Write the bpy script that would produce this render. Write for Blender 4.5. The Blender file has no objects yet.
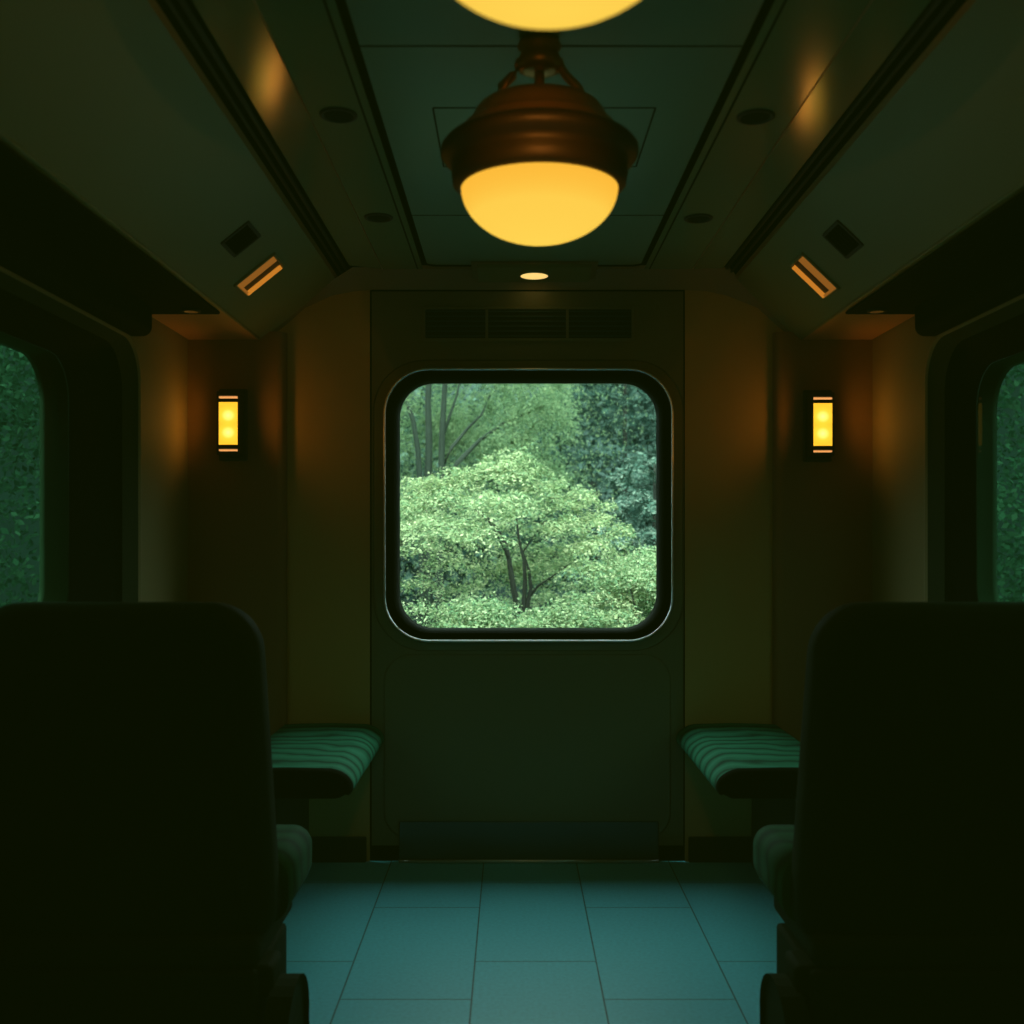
import bpy, bmesh, math, random
import numpy as np
from mathutils import Vector, Matrix

random.seed(7)
rng = np.random.default_rng(11)
scene = bpy.context.scene
C = scene.collection
PI = math.pi

# ------------------------------------------------------------------ helpers
class MB:
    """collects shapes into one mesh with several material slots"""
    def __init__(self):
        self.bm = bmesh.new()
        self.mats = []

    def mi(self, m):
        if m not in self.mats:
            self.mats.append(m)
        return self.mats.index(m)

    def face(self, pts, m, smooth=False):
        vs = [self.bm.verts.new(p) for p in pts]
        f = self.bm.faces.new(vs)
        f.material_index = self.mi(m)
        f.smooth = smooth
        return f

    def box(self, lo, hi, m, bevel=0.0, seg=2):
        x0, y0, z0 = lo
        x1, y1, z1 = hi
        v = [self.bm.verts.new(p) for p in
             [(x0, y0, z0), (x1, y0, z0), (x1, y1, z0), (x0, y1, z0),
              (x0, y0, z1), (x1, y0, z1), (x1, y1, z1), (x0, y1, z1)]]
        fs = []
        for idx in [(0, 3, 2, 1), (4, 5, 6, 7), (0, 1, 5, 4), (1, 2, 6, 5), (2, 3, 7, 6), (3, 0, 4, 7)]:
            f = self.bm.faces.new([v[i] for i in idx])
            f.material_index = self.mi(m)
            fs.append(f)
        if bevel > 0:
            es = list({e for f in fs for e in f.edges})
            r = bmesh.ops.bevel(self.bm, geom=es, offset=bevel, segments=seg, profile=0.5, affect='EDGES')
            for f in r['faces']:
                f.smooth = True
                f.material_index = self.mi(m)
        return v

    def loft(self, loops, m, closed=True, cap0=False, cap1=False, smooth=True):
        """skin between loops of equal length; m may be a list, one per band"""
        rings = [[self.bm.verts.new(p) for p in L] for L in loops]
        n = len(loops[0])
        for k in range(len(rings) - 1):
            mm = m[k] if isinstance(m, (list, tuple)) else m
            a, b = rings[k], rings[k + 1]
            for i in range(n if closed else n - 1):
                j = (i + 1) % n
                f = self.bm.faces.new([a[i], a[j], b[j], b[i]])
                f.material_index = self.mi(mm)
                f.smooth = smooth
        m0 = m[0] if isinstance(m, (list, tuple)) else m
        m1 = m[-1] if isinstance(m, (list, tuple)) else m
        if cap0:
            f = self.bm.faces.new(rings[0]); f.material_index = self.mi(m0)
        if cap1:
            f = self.bm.faces.new(rings[-1]); f.material_index = self.mi(m1)
        return rings

    def lathe(self, prof, m, c=(0, 0, 0), n=48, cap0=False, cap1=False, smooth=True):
        loops = []
        for r, z in prof:
            loops.append([(c[0] + r * math.cos(2 * PI * i / n), c[1] + r * math.sin(2 * PI * i / n), c[2] + z) for i in range(n)])
        self.loft(loops, m, True, cap0, cap1, smooth)

    def tube(self, pts, rad, m, n=10):
        pts = [Vector(p) for p in pts]
        rads = rad if isinstance(rad, (list, tuple)) else [rad] * len(pts)
        loops = []
        for i, p in enumerate(pts):
            t = (pts[min(i + 1, len(pts) - 1)] - pts[max(i - 1, 0)]).normalized()
            up = Vector((0, 0, 1)) if abs(t.z) < 0.9 else Vector((1, 0, 0))
            a = t.cross(up).normalized()
            b = t.cross(a).normalized()
            loops.append([tuple(p + (a * math.cos(2 * PI * k / n) + b * math.sin(2 * PI * k / n)) * rads[i]) for k in range(n)])
        self.loft(loops, m, True, True, True)

    def build(self, name, parent=None, recalc=True):
        if recalc:
            bmesh.ops.recalc_face_normals(self.bm, faces=self.bm.faces[:])
        me = bpy.data.meshes.new(name)
        self.bm.to_mesh(me)
        self.bm.free()
        for m in self.mats:
            me.materials.append(m)
        o = bpy.data.objects.new(name, me)
        C.objects.link(o)
        if parent is not None:
            o.parent = parent
        return o


def tag(o, label=None, cat=None, group=None, kind=None):
    if label: o['label'] = label
    if cat: o['category'] = cat
    if group: o['group'] = group
    if kind: o['kind'] = kind
    return o


def thing(name, label, cat, loc=(0, 0, 0), group=None, kind=None):
    o = bpy.data.objects.new(name, None)
    o.empty_display_size = 0.05
    C.objects.link(o)
    o.location = loc
    return tag(o, label, cat, group, kind)


def struct(o):
    o['kind'] = 'structure'
    return o


def dup(root, loc, label, mirror=False):
    r = root.copy(); C.objects.link(r); r.location = loc; r['label'] = label
    if mirror:
        r.rotation_euler = (0, 0, 0)
        r.scale = (-1, 1, 1)
    for ch in list(root.children):
        c = ch.copy(); C.objects.link(c); c.parent = r
        for g in list(ch.children):
            d = g.copy(); C.objects.link(d); d.parent = c
    return r


def rr(hx, hz, r, n=10):
    """rounded rectangle, counter-clockwise, 4*(n+1) points"""
    r = min(r, hx * 0.999, hz * 0.999)
    out = []
    for cx, cz, a0 in ((hx - r, hz - r, 0), (-(hx - r), hz - r, PI / 2), (-(hx - r), -(hz - r), PI), (hx - r, -(hz - r), 1.5 * PI)):
        for k in range(n + 1):
            a = a0 + (PI / 2) * k / n
            out.append((cx + r * math.cos(a), cz + r * math.sin(a)))
    return out


# ------------------------------------------------------------------ materials
def new_mat(name):
    m = bpy.data.materials.new(name)
    m.use_nodes = True
    nt = m.node_tree
    nt.nodes.clear()
    out = nt.nodes.new('ShaderNodeOutputMaterial')
    return m, nt, out


def mat(name, col, rough=0.5, metal=0.0, var=0.12, scale=6.0, bump=0.0, bscale=200.0, spec=0.5, coords='Object'):
    m, nt, out = new_mat(name)
    p = nt.nodes.new('ShaderNodeBsdfPrincipled')
    p.inputs['Roughness'].default_value = rough
    p.inputs['Metallic'].default_value = metal
    p.inputs['Specular IOR Level'].default_value = spec
    tc = nt.nodes.new('ShaderNodeTexCoord')
    nz = nt.nodes.new('ShaderNodeTexNoise')
    nz.inputs['Scale'].default_value = scale
    nz.inputs['Detail'].default_value = 4
    nt.links.new(tc.outputs[coords], nz.inputs['Vector'])
    mx = nt.nodes.new('ShaderNodeMix'); mx.data_type = 'RGBA'
    mx.inputs['A'].default_value = [c * (1 - var) for c in col] + [1]
    mx.inputs['B'].default_value = [c * (1 + var) for c in col] + [1]
    nt.links.new(nz.outputs['Fac'], mx.inputs['Factor'])
    nt.links.new(mx.outputs['Result'], p.inputs['Base Color'])
    if bump > 0:
        n2 = nt.nodes.new('ShaderNodeTexNoise'); n2.inputs['Scale'].default_value = bscale
        nt.links.new(tc.outputs[coords], n2.inputs['Vector'])
        b = nt.nodes.new('ShaderNodeBump'); b.inputs['Strength'].default_value = bump; b.inputs['Distance'].default_value = 0.002
        nt.links.new(n2.outputs['Fac'], b.inputs['Height'])
        nt.links.new(b.outputs['Normal'], p.inputs['Normal'])
    nt.links.new(p.outputs['BSDF'], out.inputs['Surface'])
    return m


def emit_mat(name, col, strength):
    m, nt, out = new_mat(name)
    e = nt.nodes.new('ShaderNodeEmission')
    e.inputs['Color'].default_value = (*col, 1)
    e.inputs['Strength'].default_value = strength
    nt.links.new(e.outputs['Emission'], out.inputs['Surface'])
    return m


def ramp(nt, stops, interp='LINEAR'):
    r = nt.nodes.new('ShaderNodeValToRGB')
    r.color_ramp.interpolation = interp
    els = r.color_ramp.elements
    while len(els) < len(stops):
        els.new(0.5)
    for e, (p, c) in zip(els, stops):
        e.position = p
        e.color = (*c, 1)
    return r


def glass_mat(name, tint, gloss, rough=0.0):
    m, nt, out = new_mat(name)
    t = nt.nodes.new('ShaderNodeBsdfTransparent'); t.inputs['Color'].default_value = (*tint, 1)
    g = nt.nodes.new('ShaderNodeBsdfGlossy'); g.inputs['Roughness'].default_value = rough
    mx = nt.nodes.new('ShaderNodeMixShader'); mx.inputs['Fac'].default_value = gloss
    nt.links.new(t.outputs[0], mx.inputs[1]); nt.links.new(g.outputs[0], mx.inputs[2])
    nt.links.new(mx.outputs[0], out.inputs['Surface'])
    return m


def floor_mat():
    m, nt, out = new_mat('vinyl_floor_tiles')
    p = nt.nodes.new('ShaderNodeBsdfPrincipled')
    tc = nt.nodes.new('ShaderNodeTexCoord')
    mp = nt.nodes.new('ShaderNodeMapping')
    mp.inputs['Rotation'].default_value = (0, 0, -PI / 2)
    mp.inputs['Location'].default_value = FLOOR_SHIFT
    nt.links.new(tc.outputs['Object'], mp.inputs['Vector'])
    br = nt.nodes.new('ShaderNodeTexBrick')
    br.offset = 0.64
    br.inputs['Scale'].default_value = 1.0
    br.inputs['Mortar Size'].default_value = 0.0025
    br.inputs['Mortar Smooth'].default_value = 0.3
    br.inputs['Brick Width'].default_value = 0.70
    br.inputs['Row Height'].default_value = 0.345
    br.inputs['Color1'].default_value = (*FLOOR_A, 1)
    br.inputs['Color2'].default_value = (*FLOOR_B, 1)
    br.inputs['Mortar'].default_value = (0.05, 0.18, 0.20, 1)
    nt.links.new(mp.outputs['Vector'], br.inputs['Vector'])
    nz = nt.nodes.new('ShaderNodeTexNoise'); nz.inputs['Scale'].default_value = 90; nz.inputs['Detail'].default_value = 5
    nt.links.new(tc.outputs['Object'], nz.inputs['Vector'])
    hs = nt.nodes.new('ShaderNodeMix'); hs.data_type = 'RGBA'; hs.blend_type = 'MULTIPLY'
    hs.inputs['Factor'].default_value = 0.35
    nt.links.new(br.outputs['Color'], hs.inputs['A'])
    nt.links.new(nz.outputs['Fac'], hs.inputs['B'])
    nt.links.new(hs.outputs['Result'], p.inputs['Base Color'])
    p.inputs['Roughness'].default_value = 0.5
    p.inputs['Specular IOR Level'].default_value = 0.5
    b = nt.nodes.new('ShaderNodeBump'); b.inputs['Strength'].default_value = 0.5; b.inputs['Distance'].default_value = 0.002
    b.invert = True
    nt.links.new(br.outputs['Fac'], b.inputs['Height'])
    nt.links.new(b.outputs['Normal'], p.inputs['Normal'])
    nt.links.new(p.outputs['BSDF'], out.inputs['Surface'])
    return m


def fabric_mat(name, c_dark, c_mid, c_light, scale=11.0, direction='Y'):
    m, nt, out = new_mat(name)
    p = nt.nodes.new('ShaderNodeBsdfPrincipled')
    p.inputs['Roughness'].default_value = 0.85
    p.inputs['Specular IOR Level'].default_value = 0.15
    tc = nt.nodes.new('ShaderNodeTexCoord')
    wv = nt.nodes.new('ShaderNodeTexWave')
    wv.wave_type = 'BANDS'; wv.bands_direction = direction; wv.wave_profile = 'SAW'
    wv.inputs['Scale'].default_value = scale / 6.283 * 1.0
    wv.inputs['Distortion'].default_value = 8.0
    wv.inputs['Detail'].default_value = 2.5
    wv.inputs['Detail Scale'].default_value = 1.2
    nt.links.new(tc.outputs['Object'], wv.inputs['Vector'])
    r = ramp(nt, [(0.0, c_dark), (0.18, c_mid), (0.55, c_light), (0.8, c_mid), (1.0, c_dark)])
    nt.links.new(wv.outputs['Fac'], r.inputs['Fac'])
    nz = nt.nodes.new('ShaderNodeTexNoise'); nz.inputs['Scale'].default_value = 400
    nt.links.new(tc.outputs['Object'], nz.inputs['Vector'])
    b = nt.nodes.new('ShaderNodeBump'); b.inputs['Strength'].default_value = 0.3; b.inputs['Distance'].default_value = 0.002
    nt.links.new(nz.outputs['Fac'], b.inputs['Height'])
    nt.links.new(b.outputs['Normal'], p.inputs['Normal'])
    nt.links.new(r.outputs['Color'], p.inputs['Base Color'])
    nt.links.new(p.outputs['BSDF'], out.inputs['Surface'])
    return m


def leaf_mat(name, c0, c1, c2, trans=0.35):
    m, nt, out = new_mat(name)
    geo = nt.nodes.new('ShaderNodeNewGeometry')
    tc = nt.nodes.new('ShaderNodeTexCoord')
    nz = nt.nodes.new('ShaderNodeTexNoise'); nz.inputs['Scale'].default_value = 2.5; nz.inputs['Detail'].default_value = 3
    nt.links.new(tc.outputs['Object'], nz.inputs['Vector'])
    ad = nt.nodes.new('ShaderNodeMath'); ad.operation = 'MULTIPLY_ADD'
    ad.inputs[1].default_value = 0.55
    nt.links.new(geo.outputs['Random Per Island'], ad.inputs[0])
    mm = nt.nodes.new('ShaderNodeMath'); mm.operation = 'MULTIPLY'; mm.inputs[1].default_value = 0.5
    nt.links.new(nz.outputs['Fac'], mm.inputs[0])
    nt.links.new(mm.outputs[0], ad.inputs[2])
    r = ramp(nt, [(0.1, c0), (0.5, c1), (0.95, c2)])
    nt.links.new(ad.outputs[0], r.inputs['Fac'])
    d = nt.nodes.new('ShaderNodeBsdfDiffuse')
    t = nt.nodes.new('ShaderNodeBsdfTranslucent')
    nt.links.new(r.outputs['Color'], d.inputs['Color'])
    nt.links.new(r.outputs['Color'], t.inputs['Color'])
    mx = nt.nodes.new('ShaderNodeMixShader'); mx.inputs['Fac'].default_value = trans
    nt.links.new(d.outputs[0], mx.inputs[1]); nt.links.new(t.outputs[0], mx.inputs[2])
    nt.links.new(mx.outputs[0], out.inputs['Surface'])
    return m


def lamp_glass_mat(name, c_core, c_edge, strength, rad, zc):
    """lit opal glass: hottest opposite the bulb, deeper orange toward the rim"""
    m, nt, out = new_mat(name)
    tc = nt.nodes.new('ShaderNodeTexCoord')
    sp = nt.nodes.new('ShaderNodeSeparateXYZ')
    nt.links.new(tc.outputs['Object'], sp.inputs[0])
    # horizontal distance from the axis
    sx = nt.nodes.new('ShaderNodeMath'); sx.operation = 'POWER'; sx.inputs[1].default_value = 2
    sy = nt.nodes.new('ShaderNodeMath'); sy.operation = 'POWER'; sy.inputs[1].default_value = 2
    nt.links.new(sp.outputs[0], sx.inputs[0]); nt.links.new(sp.outputs[1], sy.inputs[0])
    ad = nt.nodes.new('ShaderNodeMath'); ad.operation = 'ADD'
    nt.links.new(sx.outputs[0], ad.inputs[0]); nt.links.new(sy.outputs[0], ad.inputs[1])
    sq = nt.nodes.new('ShaderNodeMath'); sq.operation = 'SQRT'
    nt.links.new(ad.outputs[0], sq.inputs[0])
    mr = nt.nodes.new('ShaderNodeMapRange')
    mr.inputs['From Min'].default_value = 0.0; mr.inputs['From Max'].default_value = rad
    nt.links.new(sq.outputs[0], mr.inputs['Value'])
    r = ramp(nt, [(0.0, c_core), (0.8, tuple(0.8 * a + 0.2 * b for a, b in zip(c_core, c_edge))), (1.0, c_edge)])
    nt.links.new(mr.outputs['Result'], r.inputs['Fac'])
    e = nt.nodes.new('ShaderNodeEmission'); e.inputs['Strength'].default_value = strength
    nt.links.new(r.outputs['Color'], e.inputs['Color'])
    g = nt.nodes.new('ShaderNodeBsdfGlossy'); g.inputs['Roughness'].default_value = 0.2
    mx = nt.nodes.new('ShaderNodeMixShader'); mx.inputs['Fac'].default_value = 0.0
    nt.links.new(e.outputs[0], mx.inputs[1]); nt.links.new(g.outputs[0], mx.inputs[2])
    nt.links.new(mx.outputs[0], out.inputs['Surface'])
    return m


def sconce_glass_mat(name):
    """ribbed amber diffuser with two bulbs behind it"""
    m, nt, out = new_mat(name)
    tc = nt.nodes.new('ShaderNodeTexCoord')
    def blob(z):
        mp = nt.nodes.new('ShaderNodeMapping')
        mp.inputs['Location'].default_value = (0, 0, -z * 1.0)
        nt.links.new(tc.outputs['Object'], mp.inputs['Vector'])
        m2 = nt.nodes.new('ShaderNodeMapping')
        m2.inputs['Scale'].default_value = (24, 0.0, 26)
        nt.links.new(mp.outputs['Vector'], m2.inputs['Vector'])
        g = nt.nodes.new('ShaderNodeTexGradient'); g.gradient_type = 'SPHERICAL'
        nt.links.new(m2.outputs['Vector'], g.inputs['Vector'])
        return g
    a, b = blob(0.030), blob(-0.032)
    ad = nt.nodes.new('ShaderNodeMath'); ad.operation = 'ADD'
    nt.links.new(a.outputs['Fac'], ad.inputs[0]); nt.links.new(b.outputs['Fac'], ad.inputs[1])
    r = ramp(nt, [(0.0, (1.1, 0.56, 0.03)), (0.4, (1.2, 0.66, 0.04)), (1.0, (1.6, 1.2, 0.28))])
    nt.links.new(ad.outputs[0], r.inputs['Fac'])
    e = nt.nodes.new('ShaderNodeEmission'); e.inputs['Strength'].default_value = SCONCE_EMIT
    nt.links.new(r.outputs['Color'], e.inputs['Color'])
    nt.links.new(e.outputs[0], out.inputs['Surface'])
    return m


# ---- tunables
FLOOR_SHIFT = (0.0, 0.1725, 0)
FLOOR_A = (0.14, 0.72, 0.84)
FLOOR_B = (0.155, 0.75, 0.87)
SCONCE_EMIT = 1.15
PEND_W = 0.6
HOOD_W = 6.0
SCONCE_W = 0.15
SKY = (0.72, 1.0, 0.92)
SKY_STRENGTH = 4.0

M = {}
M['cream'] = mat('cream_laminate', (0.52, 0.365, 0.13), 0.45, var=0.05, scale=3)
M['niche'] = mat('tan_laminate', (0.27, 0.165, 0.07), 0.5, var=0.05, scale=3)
M['door'] = mat('olive_door_laminate', (0.17, 0.17, 0.085), 0.5, var=0.05, scale=3)
M['side'] = mat('side_wall_laminate', (0.28, 0.24, 0.11), 0.7, var=0.06, scale=3, spec=0.2)
M['ceil'] = mat('ceiling_panel', (0.21, 0.36, 0.24), 0.42, var=0.05, scale=2)
M['ceil_side'] = mat('ceiling_side_panel', (0.19, 0.30, 0.17), 0.16, var=0.05, scale=2)
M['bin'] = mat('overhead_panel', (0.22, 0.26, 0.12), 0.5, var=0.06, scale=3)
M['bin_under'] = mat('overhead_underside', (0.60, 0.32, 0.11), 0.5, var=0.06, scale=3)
M['cove'] = mat('cove_trim', (0.24, 0.19, 0.09), 0.5, var=0.05, scale=3)
M['black'] = mat('black_rubber', (0.005, 0.006, 0.0035), 0.85, var=0.2, spec=0.05)
M['dark'] = mat('dark_plastic', (0.02, 0.024, 0.014), 0.55, var=0.2, spec=0.3)
M['seam'] = mat('seam_shadow_gap', (0.01, 0.016, 0.008), 0.8, spec=0.1)
M['brass_edge'] = mat('thin_bronze_edge', (0.35, 0.24, 0.10), 0.35, metal=0.6)
M['steel'] = mat('brushed_steel', (0.95, 0.97, 0.97), 0.33, metal=0.9, var=0.03)
M['kick'] = mat('dark_kick_plate', (0.05, 0.09, 0.09), 0.25, metal=0.0, var=0.1)
M['lip'] = mat('pale_metal_lip', (0.9, 0.95, 0.93), 0.35, metal=0.6, var=0.03)
M['base'] = mat('dark_skirting', (0.03, 0.033, 0.022), 0.6)
M['greenframe'] = mat('dark_green_window_reveal', (0.03, 0.045, 0.02), 0.8, spec=0.1)
M['greenreveal'] = mat('green_window_tunnel', (0.30, 0.55, 0.32), 0.5)
M['bronze'] = mat('aged_copper', (0.62, 0.25, 0.07), 0.45, metal=0.7, var=0.2, scale=18)
M['bronze_dark'] = mat('dark_bronze_brim', (0.07, 0.036, 0.014), 0.5, metal=0.5, var=0.2, scale=18)
M['housing'] = mat('sconce_housing', (0.06, 0.045, 0.02), 0.5, metal=0.2)
M['seatback'] = mat('dark_seat_shell', (0.012, 0.018, 0.008), 0.75, var=0.3, scale=40, bump=0.2, bscale=500, spec=0.04)
M['seatgreen'] = fabric_mat('green_seat_fabric', (0.003, 0.025, 0.010), (0.008, 0.06, 0.022), (0.014, 0.09, 0.035), 22)
M['bench'] = fabric_mat('wavy_green_bench_fabric', (0.004, 0.045, 0.022), (0.016, 0.17, 0.085), (0.035, 0.25, 0.14), 22)
M['floor'] = floor_mat()
M['glass'] = glass_mat('clear_window_glass', (0.96, 0.99, 0.97), 0.004)
M['tint'] = glass_mat('tinted_window_glass', (0.06, 0.13, 0.092), 0.015)
M['bark'] = mat('grey_green_bark', (0.028, 0.048, 0.034), 0.9, var=0.3, scale=12)
M['bark_dark'] = mat('dark_bark', (0.028, 0.036, 0.028), 0.9, var=0.3, scale=12)
M['slit'] = emit_mat('amber_light_slit', (1.0, 0.42, 0.12), 0.9)
M['oval'] = emit_mat('warm_lit_lens', (1.0, 0.66, 0.20), 1.05)
M['amber'] = emit_mat('amber_tube', (1.0, 0.34, 0.035), 0.55)
M['amber_dim'] = emit_mat('amber_reflector_glow', (1.0, 0.36, 0.05), 0.24)  # reflected tube light put in as the part's own dim glow
M['sconce_glass'] = sconce_glass_mat('sconce_amber_diffuser')
M['opal'] = lamp_glass_mat('amber_opal_glass', (1.0, 0.66, 0.085), (0.98, 0.46, 0.035), 1.0, 0.165, 0)

# ------------------------------------------------------------------ camera
cam = bpy.data.cameras.new('camera')
cam.lens = 36 * 1072 / 1024
cam.sensor_width = 36
cam.shift_y = 28 / 1024
cam.dof.use_dof = True
cam.dof.focus_distance = 4.4
cam.dof.aperture_fstop = 3.2
co = bpy.data.objects.new('camera', cam)
CX, CZ = -0.067, 1.2
co.location = (CX, 0, CZ)
co.rotation_euler = (PI / 2, 0, 0)
C.objects.link(co)
scene.camera = co

# ------------------------------------------------------------------ shell
YB, YE = -2.2, 4.0       # back and end of the compartment
NY = 3.96                # plane of the sconce walls
XW = 1.265               # side walls
ZC = 2.2                 # ceiling
END_R = 0.0

# floor
b = MB(); b.box((-1.45, YB - 0.1, -0.08), (1.45, YE + 0.25, 0.0), M['floor']); struct(b.build('floor'))

# ceiling: centre panel, side panels with the recessed tracks and seams
L_TROUGH, R_TROUGH = -0.385, 0.41
L_THIN, R_THIN = -0.545, 0.60
L_GRV, R_GRV = -0.668, 0.712
CE = 3.955                # where the flat ceiling ends
b = MB()
b.box((-1.45, YB - 0.1, 2.32), (1.45, YE + 0.25, 2.40), M['dark'])     # roof above
zc = ZC
def strip(x0, x1, z0, z1, m, y0=YB, y1=CE):
    b.face([(x0, y0, z0), (x1, y0, z0), (x1, y1, z1 if False else z0), (x0, y1, z0)], m) if z0 == z1 else \
        b.face([(x0, y0, z0), (x1, y0, z1), (x1, y1, z1), (x0, y1, z0)], m)
def channel(x0, x1, depth, m):
    strip(x0, x1, zc + depth, zc + depth, m)
    b.face([(x0, YB, zc), (x0, CE, zc), (x0, CE, zc + depth), (x0, YB, zc + depth)], m)
    b.face([(x1, YB, zc), (x1, CE, zc), (x1, CE, zc + depth), (x1, YB, zc + depth)], m)
TW = 0.010
strip(L_TROUGH + TW, R_TROUGH - TW, zc, zc, M['ceil'], YB, 3.90)
strip(L_TROUGH - TW, R_TROUGH + TW, zc - 0.0005, zc - 0.0005, M['cove'], 3.90, CE)
channel(L_TROUGH - TW, L_TROUGH + TW, 0.03, M['black'])
channel(R_TROUGH - TW, R_TROUGH + TW, 0.03, M['black'])
TILT = 0.0125
TILT_R = 0.003
strip(L_THIN, L_TROUGH - TW, zc, zc, M['ceil_side'])
strip(R_TROUGH + TW, R_THIN, zc, zc, M['ceil_side'])
strip(L_GRV, L_THIN, zc + TILT, zc, M['ceil_side'])
strip(R_THIN, R_GRV, zc, zc + TILT_R, M['ceil_side'])
b.face([(L_TROUGH, CE, zc), (R_TROUGH, CE, zc), (R_TROUGH, CE, zc + 0.1), (L_TROUGH, CE, zc + 0.1)], M['dark'])
# second fine line beside each track
for x in (L_TROUGH - 0.03, R_TROUGH + 0.03):
    b.box((x - 0.0025, YB, zc - 0.0015), (x + 0.0025, CE, zc + 0.002), M['seam'])
# cross seams of the centre panel and the hatch outline
def seam_x(y, x0, x1, w=0.0022):
    b.box((x0, y - w, zc - 0.001), (x1, y + w, zc + 0.003), M['seam'])
def seam_y(x, y0, y1, w=0.002):
    b.box((x - w, y0, zc - 0.001), (x + w, y1, zc + 0.003), M['seam'])
for y in (0.9, 2.17, 3.30):
    seam_x(y, L_TROUGH + TW, R_TROUGH - TW)
seam_x(2.48, -0.25, 0.265); seam_x(2.87, -0.25, 0.265)
seam_y(-0.25, 2.48, 2.87); seam_y(0.265, 2.48, 2.87)
struct(b.build('ceiling', recalc=False))

# rounded end of the centre panel: dark curved bead
b = MB()
pts = []
r = 0.05
for k in range(9):
    a = PI - (PI / 2) * k / 8
    pts.append((L_TROUGH + r + r * math.cos(a), 3.898 - r + r * math.sin(a), zc - 0.002))
for k in range(9):
    a = PI / 2 - (PI / 2) * k / 8
    pts.append((R_TROUGH - r + r * math.cos(a), 3.898 - r + r * math.sin(a), zc - 0.002))
b.tube(pts, 0.004, M['seam'], 6)
struct(b.build('trim_1'))

# thin bronze beads along the ceiling
for i, x in enumerate((L_THIN, R_THIN)):
    b = MB(); b.tube([(x, YB + 0.02, zc + 0.0005), (x, CE, zc + 0.0005)], 0.0025, M['brass_edge'], 6)
    struct(b.build('trim_%d' % (i + 2)))

# wide dark cornice channels between ceiling and overhead panels
for i, (x, s, TL) in enumerate(((L_GRV, -1, TILT), (R_GRV, 1, TILT_R))):
    b = MB()
    prof = [(x, zc + TL), (x, zc + 0.05), (x + s * 0.045, zc + 0.05), (x + s * 0.045, zc - 0.022), (x + s * 0.052, zc - 0.034)]
    for (p, q), m in zip(zip(prof[:-1], prof[1:]), (M['black'], M['black'], M['black'], M['brass_edge'])):
        b.face([(p[0], YB, p[1]), (q[0], YB, q[1]), (q[0], CE + 0.02, q[1]), (p[0], CE + 0.02, p[1])], m)
    b.tube([(x + s * 0.014, YB, zc + 0.004), (x + s * 0.014, CE + 0.02, zc + 0.004)], 0.006, M['dark'], 8)
    b.tube([(x + s * 0.032, YB, zc - 0.008), (x + s * 0.032, CE + 0.02, zc - 0.008)], 0.005, M['dark'], 8)
    struct(b.build('trim_%d' % (i + 4), recalc=False))

# overhead compartments
BX, BZ = 1.0, 1.94
def overhead(s, gx, name_side):
    lab = 'slanted olive overhead compartment along the %s side wall of the carriage' % name_side
    t = thing('overhead_compartment', lab, 'overhead compartment', (s * BX, 0, BZ), 'overhead compartments')
    ox, oz = s * BX, BZ
    g0 = (gx + s * 0.052 - ox, zc - 0.034 - oz)
    b = MB()
    b.face([(g0[0], YB, g0[1]), (0, YB, 0), (0, YE - 0.02, 0), (g0[0], YE - 0.02, g0[1])], M['bin'])
    # small turned lip at the lower edge
    b.tube([(0, YB, 0.004), (0, YE - 0.05, 0.004)], 0.006, M['bin'], 8)
    b.build('front_panel', t)
    b = MB()
    w = s * (XW - BX - 0.003)
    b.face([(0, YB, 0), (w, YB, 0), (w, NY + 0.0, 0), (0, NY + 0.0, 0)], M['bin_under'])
    b.build('underside', t)
    # dark underside tray that ends short of the end wall
    b = MB()
    x0, x1 = sorted((s * 0.012, w * 0.985))
    b.box((x0, YB, -0.010), (x1, 3.47, -0.0005), M['black'], 0.003, 1)
    b.build('dark_tray', t)
    return t
overhead(-1, L_GRV, 'left')
overhead(1, R_GRV, 'right')

# end wall: door leaf region and flanking panels, arch-shaped top
XD0, XD1 = -0.597, 0.578      # door seams
ARCH_L = [(-1.0, 1.93), (-0.906, 2.006), (-0.839, 2.066), (-0.739, 2.112), (-0.655, 2.128), (-0.593, 2.133)]
ARCH_R = [(0.58, 2.133), (0.66, 2.128), (0.735, 2.112), (0.85, 2.066), (0.915, 2.006), (1.0, 1.93)]
def ceil_z(x):
    if x < L_GRV - 0.05: return BZ + (x + BX) * (2.166 - BZ) / (L_GRV - 0.052 + BX)
    if x > R_GRV + 0.05: return BZ + (BX - x) * (2.166 - BZ) / (BX - R_GRV - 0.052)
    return zc + 0.004
b = MB()
arch = ARCH_L + [(-0.2, 2.133), (0.2, 2.133)] + ARCH_R
A = [(x, CE - 0.002 + (0.025 if abs(x) > 0.8 else 0.0), ceil_z(x) + 0.002) for x, z in arch]
B = [(x, YE - 0.001, z) for x, z in arch]
Mid = [(p[0], CE + 0.62 * (YE - CE), p[2] * 0.42 + q[2] * 0.58 + 0.004) for p, q in zip(A, B)]
Mid[0], Mid[-1] = ((A[0][0], 3.99, 1.935)), ((A[-1][0], 3.99, 1.935))
b.loft([A, Mid, B], M['cove'], closed=False)
struct(b.build('trim_6'))

b = MB()
PX = 0.905
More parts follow.
